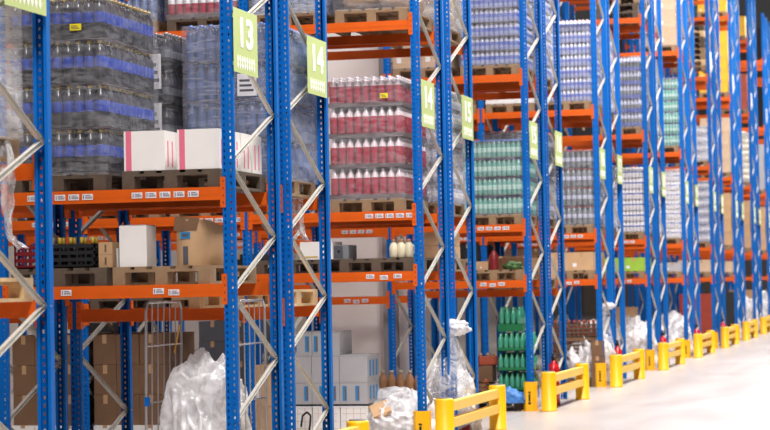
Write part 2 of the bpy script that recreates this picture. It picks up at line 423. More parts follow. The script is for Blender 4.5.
# ------------------------------------------------------------------ goods on pallets
def bottle_prof(r, h, body, label, neck, cap, lo=.28, hi=.55):
    return [(r*.86, 0, body), (r, h*.04, body), (r, h*lo, body), (r*1.005, h*lo+.001, label), (r*1.005, h*hi, label), (r, h*hi+.001, neck), (r, h*.70, neck), (r*.86, h*.79, neck), (r*.46, h*.88, neck), (r*.40, h*.915, neck), (r*.42, h*.92, cap), (r*.42, h*.99, cap)]
KIND = {  # nx, ny per pack, bottle height, packs per layer x / y, materials, label band
    'cola': (3, 2, .342, 3, 7, ['cola', 'cola_label', 'cola_neck', 'gold'], .37, .62),
    'red': (3, 2, .318, 3, 7, ['red_drink', 'red_drink', 'pale_neck', 'cap_white'], .3, .68),
    'water': (3, 2, .322, 3, 7, ['blue_water', 'blue_water_pale', 'blue_water', 'blue_cap'], .35, .5),
    'dark': (3, 2, .31, 3, 7, ['cola', 'grey_bottle', 'cola_neck', 'grey_bottle'], .3, .5),
    'green': (6, 4, .245, 2, 3, ['teal', 'teal_pale', 'teal', 'blue_cap'], .3, .55),
    'smallblue': (6, 4, .183, 2, 3, ['pet_blue', 'pet_label', 'pet_clear', 'cap_white'], .35, .62),
    'grey': (3, 2, .3, 3, 7, ['grey_bottle', 'pet_clear', 'grey_bottle', 'red_cap'], .35, .55),
    'pale': (6, 4, .21, 2, 3, ['pet_clear', 'pack_white', 'pet_clear', 'cap_white'], .3, .6),
    'tealcan': (6, 4, .26, 2, 3, ['pet_label', 'grey_bottle', 'pet_clear', 'cap_white'], .3, .6),
    'white': (6, 4, .2, 2, 3, ['pack_white', 'pack_line', 'pack_white', 'pack_white'], .45, .6),
    'pinkpack': (3, 2, .3, 3, 7, ['red_drink', 'pack_white', 'red_drink', 'cap_white'], .5, .7),
}
_pk = {}
def pack_mesh(kind, far):
    key = (kind, far)
    if key not in _pk:
        nx, ny, h, px, py, mats, lo, hi = KIND[kind]; w = .8/px; d = 1.2/py; b = MB()
        r = min(w/nx, d/ny)/2*.985
        for i in range(nx):
            for j in range(ny):
                b.lathe(bottle_prof(r, h, 0, 1, 2, 3, lo, hi), w*(i+.5)/nx, d*(j+.5)/ny, 0, 6 if far else 10)
        _pk[key] = b.mesh('bottle_pack', mats)
    return _pk[key]
_cm = {}
def shell_mesh(w, d, h, seed, amp=.012):
    """loose film around a load: sides and top, rippled"""
    rr = random.Random(seed); b = MB(); g = .018; nu = 44; nz = 22
    per = 2*(w+d)
    def pt(u):
        s = u*per
        if s < w: return (s, 0), (0, -1)
        s -= w
        if s < d: return (w, s), (1, 0)
        s -= d
        if s < w: return (w-s, d), (0, 1)
        return (0, d-(s-w)), (-1, 0)
    us = [0]; 
    us = sorted(set([i/nu for i in range(nu)]+[(c_+o_)/per for c_ in (w, w+d, 2*w+d) for o_ in (-.035, 0, .035)]))
    n = len(us); grid = []
    for k in range(nz+1):
        z = h*k/nz; row = []
        for u in us:
            (x, y), (nx_, ny_) = pt(u)
            e = g+amp*noise.noise(Vector((x*3+seed, y*3, z*9)))+.006*noise.noise(Vector((x*17, y*17+seed, z*6)))
            cx, cy = x-w/2, y-d/2
            row.append((x+math.copysign(g, cx)*(abs(abs(cx)-w/2) < .02)*.7+nx_*e, y+math.copysign(g, cy)*(abs(abs(cy)-d/2) < .02)*.7+ny_*e, z-.02))
        grid.append(row)
    v = [p for row in grid for p in row]; f = [[], []]
    for k in range(nz):
        for i in range(n):
            mid = (us[i]+(us[i+1] if i+1 < n else 1))/2*per
            near = min(abs(mid-w), abs(mid-w-d), abs(mid-2*w-d), mid, abs(per-mid)) < .045
            f[1 if near else 0].append((k*n+i, k*n+(i+1) % n, (k+1)*n+(i+1) % n, (k+1)*n+i))
    b.add(v, f[0]+f[1], 0, True)
    for q in range(len(f[1])): b.m[-1-q] = 1; b.add([(p[0], p[1], p[2]) for p in grid[-1]]+[(w/2, d/2, h-.01)], [(i, (i+1) % n, n) for i in range(n)], 0, True)
    return b.mesh('stretch_wrap', ['film', 'film_corner'])
def wrap(t, w, d, h, film='film', loc=(0, 0, 0)):
    key = (round(w, 2), round(d, 2), round(h, 1), film)
    if key not in _cm:
        me = shell_mesh(w, d, h, len(_cm)*3.7+1); me.materials[0] = M[film]; _cm[key] = me
    return put('stretch_wrap', _cm[key], t, loc)
def bottles(x, y, z, kind, layers, lab, film='film', far=False, group='wrapped pallet loads of bottles'):
    nx, ny, h, px, py, mats, lo, hi = KIND[kind]
    t = thing('wrapped_bottle_stack', lab, 'bottle stack', (x, y, z), 0, group)
    me = pack_mesh(kind, far); w = .8/px; d = 1.2/py
    for l in range(layers):
        zz = l*(h+.008)
        for i in range(px):
            for j in range(py):
                if far and 0 < i < px-1 and j > 1: continue
                if px*py*layers > 100 and i == 0 and j > 4: continue
                put('bottle_pack', me, t, (i*w, j*d, zz+.004))
        if not far:
            th = .042 if kind in ('red', 'pinkpack') else .002
            MB().box(-.003, .803, -.003, 1.203, zz-.002, zz+th).build('layer_tray', 'tray', t)
    if film: wrap(t, .8, 1.2, layers*(h+.008), film)
    return t
_ct = {}
def carton_mesh(w, d, h, m):
    key = (round(w, 3), round(d, 3), round(h, 3), m)
    if key not in _ct:
        b = MB().box(.003, w-.003, .003, d-.003, .001, h-.003)
        b.box(w/2-.025, w/2+.025, .001, d-.001, h-.004, h-.001, 1); b.box(w/2-.025, w/2+.025, .0015, .004, h*.7, h-.002, 1)
        b.box(w*.14, w*.3, .0015, .004, h*.2, h*.4, 2)
        _ct[key] = b.mesh('carton', [m, 'tape', 'label_ink' if m == 'white_card' else m if m in ('kraft2', 'dark_grey', 'black_plastic') else 'label_white'])
    return _ct[key]
def cartons(x, y, z, m, nx, ny, layers, h, lab, film=None, w=.8, d=1.2, group='pallet loads of cartons', jitter=.006):
    t = thing('carton_stack', lab, 'carton stack', (x, y, z), 0, group)
    me = carton_mesh(w/nx, d/ny, h, m)
    for l in range(layers):
        for i in range(nx):
            for j in range(ny):
                put('carton', me, t, (i*w/nx+R.uniform(-jitter, jitter), j*d/ny+R.uniform(-jitter, 0), l*h))
    if film: wrap(t, w, d, layers*h, film)
    return t
def blob(name, lab, cat, x, y, z, sx, sy, sz, m='film_heap', seed=0, amp=.22, sub=5, group=None, flat=True, parent=None, freq=2.4, sharp=1.0, fine=1.0):
    """crumpled film: a sphere folded by ridged noise, resting on its base"""
    import bmesh
    bm = bmesh.new(); bmesh.ops.create_icosphere(bm, subdivisions=sub, radius=1)
    for v in bm.verts:
        p = v.co.copy(); q = p*freq*.8+Vector((seed*3.1, seed*1.7, seed))
        w_ = q+.7*noise.noise_vector(q*.9)
        n1 = noise.noise(q); n2 = 1-abs(noise.noise(w_*1.5+Vector((5, 1, 2))))*2.2; n3 = 1-abs(noise.noise(w_*3.4+Vector((1, 4, 2))))*2.2; n4 = 1-abs(noise.noise(w_*9))*2
        r = 1+amp*(n1*1.0+n2*.55*sharp+n3*.3*fine+n4*.07*fine)-amp*.5
        p = p*r
        if flat and p.z < -.35: p.z = -.35+(p.z+.35)*.1
        v.co = Vector((p.x*sx, p.y*sy, (p.z+.385)*sz/1.385))
    zmin = min(v.co.z for v in bm.verts)
    for v in bm.verts: v.co.z -= zmin
    me = bpy.data.meshes.new(name); bm.to_mesh(me); bm.free(); me.materials.append(M[m])
    for p in me.polygons: p.use_smooth = True
    o = put(name, me, parent, (x, y, z))
    if lab: tag(o, lab, cat, group)
    return o
def sacks(x, y, z, h, lab, m='cream', film='film_milky', group='wrapped bulky loads'):
    t = thing('wrapped_sack_stack', lab, 'sack stack', (x, y, z), 0, group)
    n = max(2, int(h/.17)); hh = h/n
    for l in range(n):
        for i in range(2):
            b = blob('sack', None, None, .2+.4*i, .6, l*hh-.0, .215, .62, hh*.98, m, seed=l*3+i+x, amp=.1, sub=3, parent=t, flat=False)
    wrap(t, .8, 1.2, h, film)
    return t
def slotX(bay, s): return -BAY*bay-(.92 if s == 'A' else 1.86)
PT = .144
USED = []
def on_rack(r, bay, s, lev, lab, kind, *a, pm='wood', dx=0, base=True, **kw):
    """pallet + load in a rack slot; returns load root"""
    z = (levels(r, bay)[lev-1] if lev else 0)+.0; x = slotX(bay, s)+dx; y = rowY(r)+.03
    pallet(x, y, z, 'wooden pallet under the '+lab, pm)
    z += PT
    far = r >= 19
    if kind == 'none': return None
    if kind in KIND: return bottles(x, y, z, kind, a[0], lab, far=far, **kw)
    if kind == 'cartons': return cartons(x, y, z, *a, lab, **kw)
    if kind == 'sacks': return sacks(x, y, z, a[0], lab, **kw)

# row cut off on the left
pallet(slotX(0, 'A'), rowY(12)-.15, 2.50, 'wooden pallet under the cream wrapped sack load at the far left edge')
sacks(slotX(0, 'A'), rowY(12)-.15, 2.50+PT, 1.3, 'cream wrapped sack load at the far left edge')
pallet(slotX(0, 'A'), rowY(12)+.03, 1.66, 'pale wooden pallet with nothing on it at the left edge', 'wood_light')
# 13
on_rack(13, 0, 'B', 2, 'wrapped stack of dark cola bottles with blue labels', 'cola', 4, pm='wood_dark')
on_rack(14, 0, 'A', 2, 'tall wrapped stack of blue water bottles behind sign 13', 'water', 4, film='film_mid')
on_rack(14, 0, 'B', 2, 'dark bottle stack with white paper sheets beside the cola stack', 'dark', 4, pm='wood_dark')
on_rack(15, 0, 'A', 2, 'stack of raspberry red bottles with a yellow sticker', 'red', 4, pm='wood', dx=-.09)
on_rack(16, 0, 'A', 2, 'pale blue wrapped bottle load behind sign 15', 'pale', 6, film='film_milky')
on_rack(17, 0, 'A', 2, 'stack of green water bottles with blue caps', 'green', 4)
on_rack(17, 0, 'A', 3, 'tall stack of small blue bottles above the green bottles', 'smallblue', 7)
on_rack(18, 0, 'A', 3, 'blue white wrapped bottles seen through the third pair end frame', 'smallblue', 8, film='film_milky')
on_rack(18, 0, 'A', 2, 'grey wrapped bottles low in the third pair end frame', 'grey', 4, film='film_milky')
on_rack(19, 0, 'A', 3, 'tall stack of small lavender blue bottles', 'smallblue', 7, film='film')
on_rack(19, 0, 'A', 2, 'stack of grey bottles with red caps', 'grey', 4)
on_rack(20, 0, 'A', 3, 'pale bottle load behind the fourth pair end frame', 'pale', 6, film='film_milky')
on_rack(20, 0, 'A', 2, 'milky wrapped bottle load low behind the fourth pair end frame', 'pale', 5, film='film_milky')
on_rack(21, 0, 'A', 3, 'blue grey can stack under the stored pallets', 'tealcan', 5)
on_rack(21, 0, 'A', 2, 'white packs with thin blue lines', 'white', 6)
on_rack(22, 0, 'A', 3, 'pale wrapped load in the fifth pair rear rack, upper', 'pale', 7, film='film_milky')
on_rack(22, 0, 'A', 2, 'pale wrapped load in the fifth pair rear rack, lower', 'pale', 6, film='film_milky')
on_rack(23, 0, 'A', 3, 'mint green bottle stack with white top sheet', 'green', 6)
on_rack(23, 0, 'A', 2, 'white wrapped packs in the sixth pair front rack', 'white', 7, film='film_milky')
on_rack(24, 0, 'A', 3, 'grey wrapped bottles in the sixth pair rear rack', 'grey', 4, film='film_milky')
on_rack(24, 0, 'A', 2, 'pale wrapped bottles in the sixth pair rear rack', 'pale', 7, film='film_milky')
on_rack(25, 0, 'A', 3, 'pale wrapped load on the seventh pair upper level', 'pale', 4, film='film_milky')
on_rack(25, 0, 'A', 2, 'silver grey bottles on the seventh pair lower level', 'pale', 7)
on_rack(26, 0, 'A', 2, 'milky wrapped load on the seventh pair rear rack', 'white', 6, film='film_milky')
# upper loads
on_rack(15, 0, 'A', 3, 'tan paper sack load wrapped in grey film, above the red bottles', 'sacks', 1.2, m='kraft_pale', film='film')
on_rack(15, 0, 'B', 3, 'bluish wrapped bottles above sign 14', 'water', 3, film='film_milky')
on_rack(15, 1, 'A', 3, 'pink and red bottle pack at the top, left of sign 13', 'pinkpack', 3, pm='wood_dark')
on_rack(15, 1, 'B', 3, 'dark blue bottles at the top behind the cola stack', 'water', 3)
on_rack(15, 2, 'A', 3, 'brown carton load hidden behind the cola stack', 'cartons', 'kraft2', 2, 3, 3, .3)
on_rack(16, 0, 'A', 3, 'light wrapped load at the top behind the sign 14 brace', 'sacks', 1.3, m='kraft_pale')
on_rack(17, 0, 'B', 3, 'tan wrapped load behind the upper blue post, third pair', 'cartons', 'kraft', 2, 3, 4, .36, film='film')
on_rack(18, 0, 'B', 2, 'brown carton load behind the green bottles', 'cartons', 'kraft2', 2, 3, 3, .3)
on_rack(19, 0, 'B', 3, 'white wrapped carton load beside the lavender blue bottles', 'cartons', 'white_card', 2, 3, 2, .34, film='film')
on_rack(19, 0, 'B', 2, 'low white wrapped load right of sign 15', 'cartons', 'white_card', 2, 3, 2, .3, film='film_milky')
on_rack(19, 0, 'A', 4, 'dark green crates at the top of the fourth pair', 'cartons', 'green_plastic', 2, 3, 3, .3)
on_rack(20, 0, 'A', 4, 'grey white wrapped load at the top of the fourth pair', 'pale', 5, film='film_milky')
on_rack(23, 0, 'A', 4, 'brown carton load wrapped in clear film, topmost in the sixth pair', 'cartons', 'kraft', 2, 3, 5, .38, film='film')
on_rack(22, 0, 'A', 4, 'white wrapped carton load atop the fifth pair rear rack', 'cartons', 'white_card', 2, 3, 4, .36, film='film')
on_rack(24, 0, 'A', 4, 'brown wrapped carton load atop the sixth pair rear rack', 'cartons', 'kraft', 2, 3, 4, .36, film='film')
on_rack(27, 0, 'A', 3, 'brown cartons on the eighth pair upper level', 'cartons', 'kraft_pale', 2, 3, 4, .38)
on_rack(27, 0, 'A', 2, 'brown cartons in the eighth pair lower level', 'cartons', 'kraft', 2, 3, 4, .36)
on_rack(27, 0, 'A', 4, 'yellow crate stack high in the eighth pair', 'cartons', 'crate_yellow', 2, 3, 5, .34)
on_rack(29, 0, 'A', 3, 'white wrapped roll load in the ninth pair', 'sacks', 1.5, m='jug_cream')
on_rack(29, 0, 'A', 2, 'brown cartons in the ninth pair lower level', 'cartons', 'kraft', 2, 3, 4, .36)
on_rack(29, 0, 'A', 4, 'orange brown cartons in the ninth pair upper level', 'cartons', 'brick_red', 2, 3, 3, .36)
on_rack(31, 0, 'A', 3, 'grey wrapped load in the tenth pair', 'cartons', 'grey_card', 2, 3, 4, .38)
on_rack(31, 0, 'A', 2, 'brown wrapped load in the tenth pair lower level', 'cartons', 'kraft', 2, 3, 4, .36)
on_rack(29, 0, 'A', 5, 'yellow cartons at the top of the ninth pair', 'cartons', 'crate_yellow', 2, 3, 2, .3)
on_rack(27, 0, 'A', 5, 'yellow and brown cartons at the top of the eighth pair', 'cartons', 'crate_yellow', 2, 3, 3, .2)
# piles of spare pallets
def pallet_pile(r, lev, n, lab, s='A'):
    for i in range(n):
        pallet(slotX(0, s)+R.uniform(-.015, .015), rowY(r)+.03, levels(r, 0)[lev-1]+i*PT, lab % ('lowest' if i == 0 else 'topmost' if i == n-1 else 'middle'), R.choice(['wood', 'wood_dark', 'wood_light']))
pallet_pile(21, 4, 1, 'bare %s pallet on the top level of the fifth pair')
for r, lv, n in ((21, 4, 5), (25, 4, 9)):
    for i in range(1, n):
        pallet(slotX(0, 'A')+R.uniform(-.015, .015), rowY(r)+.03, levels(r, 0)[lv-1]+i*PT, 'spare pallet high in the %s pair, %s from the bottom of its pile' % (NTH[(r-13)//2], NTH[i]), R.choice(['wood', 'wood_light', 'wood_dark']))
# L1 pallets
on_rack(15, 0, 'A', 1, 'cream jugs, above the film heap', 'none', pm='wood_dark')
on_rack(15, 0, 'B', 1, 'white tray carton beside sign post 14', 'none', pm='wood_dark')
on_rack(13, 0, 'A', 1, 'white box and brown sack carton', 'none', pm='wood', dx=-.09)
on_rack(13, 0, 'B', 1, 'black and red crates', 'none', pm='wood_dark', dx=-.0)
on_rack(13, 0, 'A', 2, 'two white boxes with a pink stripe', 'none', pm='wood_dark')
on_rack(14, 0, 'A', 1, 'shadowed shelf level, pale and empty', 'none', pm='wood_light')
for b_, s_, pm in ((1, 'A', 'wood'), (1, 'B', 'wood_dark'), (2, 'A', 'wood_dark')):
    on_rack(15, b_, s_, 1, 'rear shelf gap, low, %s of the roll cage' % {'1A': 'right above', '1B': 'left', '2A': 'farthest left'}[str(b_)+s_], 'none', pm=pm)
for b_, s_ in ((1, 'A'), (1, 'B'), (2, 'A')):
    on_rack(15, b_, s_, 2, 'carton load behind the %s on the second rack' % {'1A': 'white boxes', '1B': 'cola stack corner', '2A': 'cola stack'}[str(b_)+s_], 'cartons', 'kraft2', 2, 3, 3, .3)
on_rack(17, 0, 'A', 1, 'small mixed goods under the green bottles', 'none', pm='wood')
on_rack(16, 0, 'A', 1, 'small tan cartons above the film bag knot', 'none')
cartons(-.46, rowY(16)+.06, 1.86+PT, 'kraft', 1, 2, 2, .15, 'small tan cartons above the film bag knot', w=.36, d=.8)
on_rack(18, 0, 'A', 1, 'kraft cartons in the third pair rear rack', 'cartons', 'kraft', 2, 3, 1, .3)
on_rack(19, 0, 'A', 1, 'low brown cartons under the grey red-capped bottles', 'cartons', 'kraft', 2, 3, 1, .3)
on_rack(19, 0, 'B', 1, 'brown carton left of the low cartons, fourth pair', 'cartons', 'kraft2', 2, 3, 1, .26)
on_rack(21, 0, 'A', 1, 'lime green bag load', 'cartons', 'lime', 2, 3, 1, .26)
on_rack(23, 0, 'A', 1, 'small dark boxes in the sixth pair', 'cartons', 'grey_card', 2, 3, 1, .2)
on_rack(25, 0, 'A', 1, 'pale boxes in the seventh pair', 'cartons', 'kraft_pale', 2, 3, 1, .3)
on_rack(27, 0, 'A', 1, 'boxes in the eighth pair first level', 'cartons', 'kraft_pale', 2, 3, 1, .3)
# inner bays of the far rows, seen through the nearer ones
for r in (17, 19, 21, 23):  # dark carton colours stand in for the shade between the racks
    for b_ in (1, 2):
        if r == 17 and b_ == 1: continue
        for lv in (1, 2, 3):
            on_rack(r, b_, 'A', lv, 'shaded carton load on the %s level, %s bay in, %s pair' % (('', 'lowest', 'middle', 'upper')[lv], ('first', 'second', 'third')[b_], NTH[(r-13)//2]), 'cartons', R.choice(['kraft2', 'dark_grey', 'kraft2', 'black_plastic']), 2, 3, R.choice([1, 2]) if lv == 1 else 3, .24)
for r in (17, 19):  # near-black cartons stand in for the deep shade at floor level
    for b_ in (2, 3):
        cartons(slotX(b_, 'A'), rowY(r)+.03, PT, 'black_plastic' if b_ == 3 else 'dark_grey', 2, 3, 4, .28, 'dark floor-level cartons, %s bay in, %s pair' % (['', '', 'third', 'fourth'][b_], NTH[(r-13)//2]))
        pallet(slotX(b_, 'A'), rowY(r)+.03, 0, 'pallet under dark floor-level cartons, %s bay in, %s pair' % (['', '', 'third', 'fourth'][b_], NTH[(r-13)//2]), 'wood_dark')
# ------------------------------------------------------------------ row 13, second level: boxes with pink stripe
def pink_box(x, y, z, w, d, h, lab, stripe=True):
    t = thing('white_box', lab, 'box', (x, y, z), 0, 'white boxes with pink stripes')
    MB().box(0, w, 0, d, 0, h).box(w*.5-.02, w*.5+.02, .002, d-.002, h, h+.001).build('carton_body', 'white_card', t)
    if stripe: MB().box(.016, .062, -.0015, .0, .0, h).box(.016, .062, 0, d, h, h+.0015).build('pink_stripe', 'pink', t)
    b = MB()
    for q in range(2): b.box(w, w+.0015, d*(.25+.4*q), d*(.34+.4*q), .03, h*.75)
    b.build('side_print', 'pink', t)
zb = 2.50+PT; yb = rowY(13)+.04
for i, (x, lab) in enumerate(((-.905, 'left front white box with a pink stripe'), (-.465, 'right front white box with a pink stripe, beside the post'))):
    pink_box(x, yb, zb, .335, .26, .31, lab)
for j in range(1, 4):
    pink_box(-.905, yb+.29*j, zb, .335, .26, .31-.0, 'white box behind the left front one, %s in its file' % ('second', 'third', 'fourth')[j-1], False)
    pink_box(-.465, yb+.29*j, zb, .335, .26, .31-.0, 'white box behind the right front one, %s in its file, seen past the post' % ('second', 'third', 'fourth')[j-1], False)
# cola stack sticker, red stack sticker, paper sheets on the dark stack
def sheet(x, y, z, w, h, lab, m='label_white', ink=True, rot=None, name='paper_label'):
    b = MB(); b.box(0, w, -.002, 0, 0, h)
    if ink:
        for q in range(3): b.box(w*.12, w*(.85-.1*q), -.003, -.002, h*(.2+.22*q), h*(.3+.22*q), 1)
    o = b.build(name, [m, 'dark_grey'], None, (x, y, z), rot); return tag(o, lab, 'label')
sheet(-1.32, rowY(13)-.012, 3.76, .095, .052, 'yellow sticker on the cola bottle stack', 'sticker_yellow', name='yellow_sticker')
sheet(-.43, rowY(15)-.012, 3.70, .085, .05, 'yellow sticker on the red bottle stack', 'sticker_yellow', name='yellow_sticker')
for i, (xx, zz) in enumerate(((-1.235, 3.42), (-1.235, 3.0))):
    sheet(xx, rowY(14)-.022, zz, .12, .3, '%s white paper sheet on the dark bottle stack' % ('upper', 'lower')[i])
sheet(-.44, rowY(14)-.022, 3.33, .17, .19, 'white printed sheet under sign 13 on the water stack')

# ------------------------------------------------------------------ row 13, first level
z1 = 1.754+PT
t = thing('white_box', 'plain tall white box on the lower shelf', 'box', (-.962, 16.19, z1))
MB().box(0, .225, 0, .22, 0, .32).build('carton_body', 'white_card', t)
MB().box(.004, .221, .004, .216, .32, .327).build('lid', 'grey_card', t)
def torn_carton():
    t = thing('kraft_carton', 'crumpled brown kraft carton with a blue label, beside the blue post', 'carton', (-.50, 16.22, z1))
    b = MB(); n = 14; w = .19; d = .78; h = .36
    pts = []
    for k in range(9):
        z = h*k/8; bulge = .022*math.sin(math.pi*k/8)
        ring = []
        for (x, y) in ((0, 0), (w*.5, -.008), (w, 0), (w+bulge, d*.25), (w+bulge*1.6, d*.5), (w+bulge, d*.75), (w, d), (w*.5, d), (0, d), (0, d*.5)):
            f = 1 if k < 7 else (1-.03*(k-6))
            dz = -.10*(y/d)**3*(k/8)**4
            ring.append((x*f+.006*noise.noise(Vector((x*9, y*9, z*9))), y, z+dz+.008*noise.noise(Vector((x*5, y*7+3, z*4)))))
        pts.append(ring)
    m_ = len(pts[0]); v = [p for r_ in pts for p in r_]
    f = [(k*m_+i, k*m_+(i+1) % m_, (k+1)*m_+(i+1) % m_, (k+1)*m_+i) for k in range(8) for i in range(m_)]
    b.add(v, f, 0, True); b.add(pts[-1], [tuple(range(m_))]); b.add(pts[0], [tuple(range(m_-1, -1, -1))])
    b.build('carton_body', 'kraft', t)
    MB().add([(-.02, -.014, .27), (.17, -.02, .285), (.19, -.006, .372), (-.01, -.004, .385), (-.02, -.010, .27), (.17, -.014, .285), (.19, .0, .372), (-.01, .002, .385)],
             [(0, 1, 2, 3), (7, 6, 5, 4), (0, 4, 5, 1), (1, 5, 6, 2), (2, 6, 7, 3), (3, 7, 4, 0)]).build('folded_flap', 'kraft2', t)
    MB().box(.035, .115, -.014, -.01, .21, .262).box(.05, .1, -.016, -.014, .225, .25, 1).build('blue_label', ['label_blue', 'dark_grey'], t)
    MB().box(.055, .095, -.012, -.007, .01, .15).build('dark_slot', 'dark_grey', t)
torn_carton()
def crate(x, y, z, w, d, h, m, lab, group=None, name='plastic_crate', rows=3, bottles_m=None, rz=0):
    t = thing(name, lab, 'crate', (x, y, z), rz, group); b = MB(); th = .012
    b.box(0, w, 0, d, 0, th)
    for i in range(rows+1):
        zz = (h-.03)*i/rows; b.box(0, w, 0, th, zz, zz+.028); b.box(0, w, d-th, d, zz, zz+.028); b.box(0, th, 0, d, zz, zz+.028); b.box(w-th, w, 0, d, zz, zz+.028)
    n = max(3, int(w/.07))
    for i in range(n+1):
        xx = (w-.014)*i/n; b.box(xx, xx+.014, .001, th-.001, 0, h); b.box(xx, xx+.014, d-th+.001, d-.001, 0, h)
    for i in range(5):
        yy = (d-.014)*i/4; b.box(.001, th-.001, yy, yy+.014, 0, h); b.box(w-th+.001, w-.001, yy, yy+.014, 0, h)
    b.build('crate_body', m, t)
    if bottles_m:
        nx = max(2, int(w/.075))
        for i in range(nx):
            for j in range(2):
                MB().lathe([(.03, 0), (.032, .02), (.032, h*.6), (.02, h*.85), (.013, h*.95), (.016, h*.96, 1), (.016, h*1.22, 1)], n=8).build('bottle', ['cola' if m == 'black_plastic' else bottles_m, bottles_m], t, (.035+(w-.07)*i/(nx-1), .05+.08*j, th))
    return t
crate(-1.62, 16.22, z1, .44, .3, .19, 'black_plastic', 'black plastic crate with yellow bottle necks, on the lower shelf', bottles_m='gold')
crate(-1.86, 16.22, z1, .215, .3, .19, 'red_plastic', 'dark red plastic crate on the lower shelf at the far left')
t = crate(-1.62, 16.56, z1, .44, .3, .17, 'black_plastic', 'second black crate, behind the one with yellow bottle necks')
for i in range(2):
    tag(MB().box(0, .115, 0, .2, 0, .098).box(.05, .065, -.001, 0, .02, .08, 1).build('small_carton', ['kraft', 'kraft2'], None, (-1.155, 16.24, z1+i*.1)), '%s small brown carton beside the plain white box' % ('lower', 'upper')[i], 'carton')
tag(MB().box(0, .018, 0, .14, 0, .15).build('foam_sheet', 'label_white', None, (-1.03, 16.3, z1+.0)), 'thin white foam sheet standing left of the plain white box', 'sheet')

# ------------------------------------------------------------------ row 15, first level
z5 = 1.86+PT; y5 = rowY(15)+.05
t = thing('cardboard_tray', 'low white carton with small print behind the sign 14 frame', 'carton', (-1.36, y5, z5))
MB().box(0, .36, 0, .4, 0, .19).build('carton_body', 'white_card', t); MB().box(.28, .30, -.0015, 0, .07, .13).box(.02, .2, -.0015, 0, .02, .035, 1).build('print', ['dark_grey', 'gold'], t)
t = thing('grey_device', 'grey boxy device with a dark front on the shelf under the red bottles', 'device', (-1.0, y5+.03, z5))
MB().box(0, .17, .004, .34, 0, .15).build('housing', 'mid_grey', t); MB().box(.008, .105, 0, .004, .01, .14).build('front_panel', 'dark_grey', t)
MB().box(.05, .075, -.004, 0, .07, .095).build('button', 'black', t)
JUG = [(.035, 0), (.046, .01), (.048, .10), (.04, .14), (.018, .165), (.016, .172)]
for i in range(5):
    t = thing('cream_jug', 'cream jug with tan cap beside the grey device, %s of its cluster' % ('front left', 'front middle', 'front right', 'back left', 'back right')[i], 'jug', (-.34+.085*(i if i < 3 else i-2.5), y5+(.05 if i < 3 else .16), z5), 0, 'cream jugs with tan caps')
    MB().lathe(JUG, n=14).build('jug_body', 'jug_cream', t); MB().lathe([(.019, .168), (.02, .19), (.016, .196)], n=12).build('cap', 'jug_tan', t)
    MB().tube([(.035, 0, .13), (.058, 0, .12), (.06, 0, .07), (.045, 0, .05)], .007, 6).build('handle', 'jug_cream', t)

# ------------------------------------------------------------------ row 15 floor: grey cartons on crates
y5f = rowY(15)+.12
pallet(-1.47, y5f, 0, 'dark pallet at the floor under the white crates', 'wood_dark')
for i in range(3):
    for j in range(1):
        t = thing('white_case', '%s white plastic case with printed grid lines under the grey cartons' % ('left', 'middle', 'right')[i], 'case', (-1.58+.31*i, y5f, PT), 0, 'white cases under the grey cartons')
        b = MB().box(0, .30, 0, .5, 0, .29)
        for q in range(3): b.box(.02, .28, -.001, 0, .05+.08*q, .053+.08*q, 1); b.box(.06+.08*q, .063+.08*q, -.001, 0, .02, .27, 1)
        b.build('case_body', ['white_card', 'jug_tan'], t); MB().box(-.003, .303, -.003, .503, .275, .292).build('rim', 'label_white', t)
tag(MB().box(0, .93, 0, .55, 0, .02).build('dark_board', 'black_plastic', None, (-1.58, y5f, PT+.292)), 'dark board between the white crates and the grey cartons', 'board')
zc = PT+.314
def grey_box(x, y, z, w, h, lab, slots):
    t = thing('grey_carton', lab, 'carton', (x, y, z), 0, 'grey cartons with blue slots')
    MB().box(0, w, 0, .52, 0, h).box(0, w, -.001, 0, h-.012, h-.008, 1).build('carton_body', ['grey_card', 'mid_grey'], t)
    for s_ in slots:
        MB().box(s_, s_+.045, -.003, -.0005, h*.15, h*.82, 0).box(s_+.025, s_+.04, -.0045, -.003, h*.2, h*.78, 1).build('blue_slot', ['label_blue', 'kraft2'], t)
    if x > -1.0:
        for q in range(3): MB().box(w+.0005, w+.003, .1+.14*q, .16+.14*q, h*.2, h*.8).build('side_slot', 'label_blue', t)
for i in range(3):
    pos = ('left', 'middle', 'right')[i]
    grey_box(-1.58+.308*i, y5f, zc, .303, .235, 'bottom %s grey carton with blue slots' % pos, (.08, .22) if i < 2 else (.03, .17))
    grey_box(-1.58+.308*i, y5f, zc+.236, .303, .285, 'plain grey carton in the middle layer, %s' % pos, ())
    if i < 2: grey_box(-1.58+.308*i, y5f+.03, zc+.522, .303, .25, 'top %s grey carton with blue slots' % pos, (.09, .23) if i == 0 else (.02, .16))
tag(MB().tube([(0, 0, 0), (.02, 0, .12), (.07, 0, .16), (.11, 0, .12), (.10, 0, .02), (.09, 0, -.04)], .011, 8).build('black_hose', 'black', None, (-1.38, y5f-.08, .22)), 'looped black hose in front of the white crates', 'hose')
for i in range(5):
    t = thing('tan_jug', 'tan jug in the row above the film heap, %s' % ('leftmost', 'second from left', 'middle', 'second from right', 'rightmost')[i], 'jug', (-.87+.105*i, rowY(16)+.1, .50), 0, 'row of tan jugs behind the film heap')
    MB().lathe([(.04, 0), (.05, .015), (.052, .13), (.035, .19), (.02, .21), (.02, .235)], n=12).build('jug_body', 'jug_tan', t)
    MB().lathe([(.023, .225), (.023, .25)], n=10).build('cap', 'jug_cream', t)
crate(-.95, rowY(16)+.02, .25, .62, .4, .245, 'wood_dark', 'dark crate carrying the row of tan jugs', name='jug_crate')
tag(MB().box(0, .62, 0, .4, 0, .10).box(0, .62, 0, .4, .15, .25).box(0, .1, 0, .4, .1, .15).box(.52, .62, 0, .4, .1, .15).build('low_stand', 'wood_dark', None, (-.95, rowY(16)+.02, 0)), 'low wooden stand under the jug crate', 'stand')

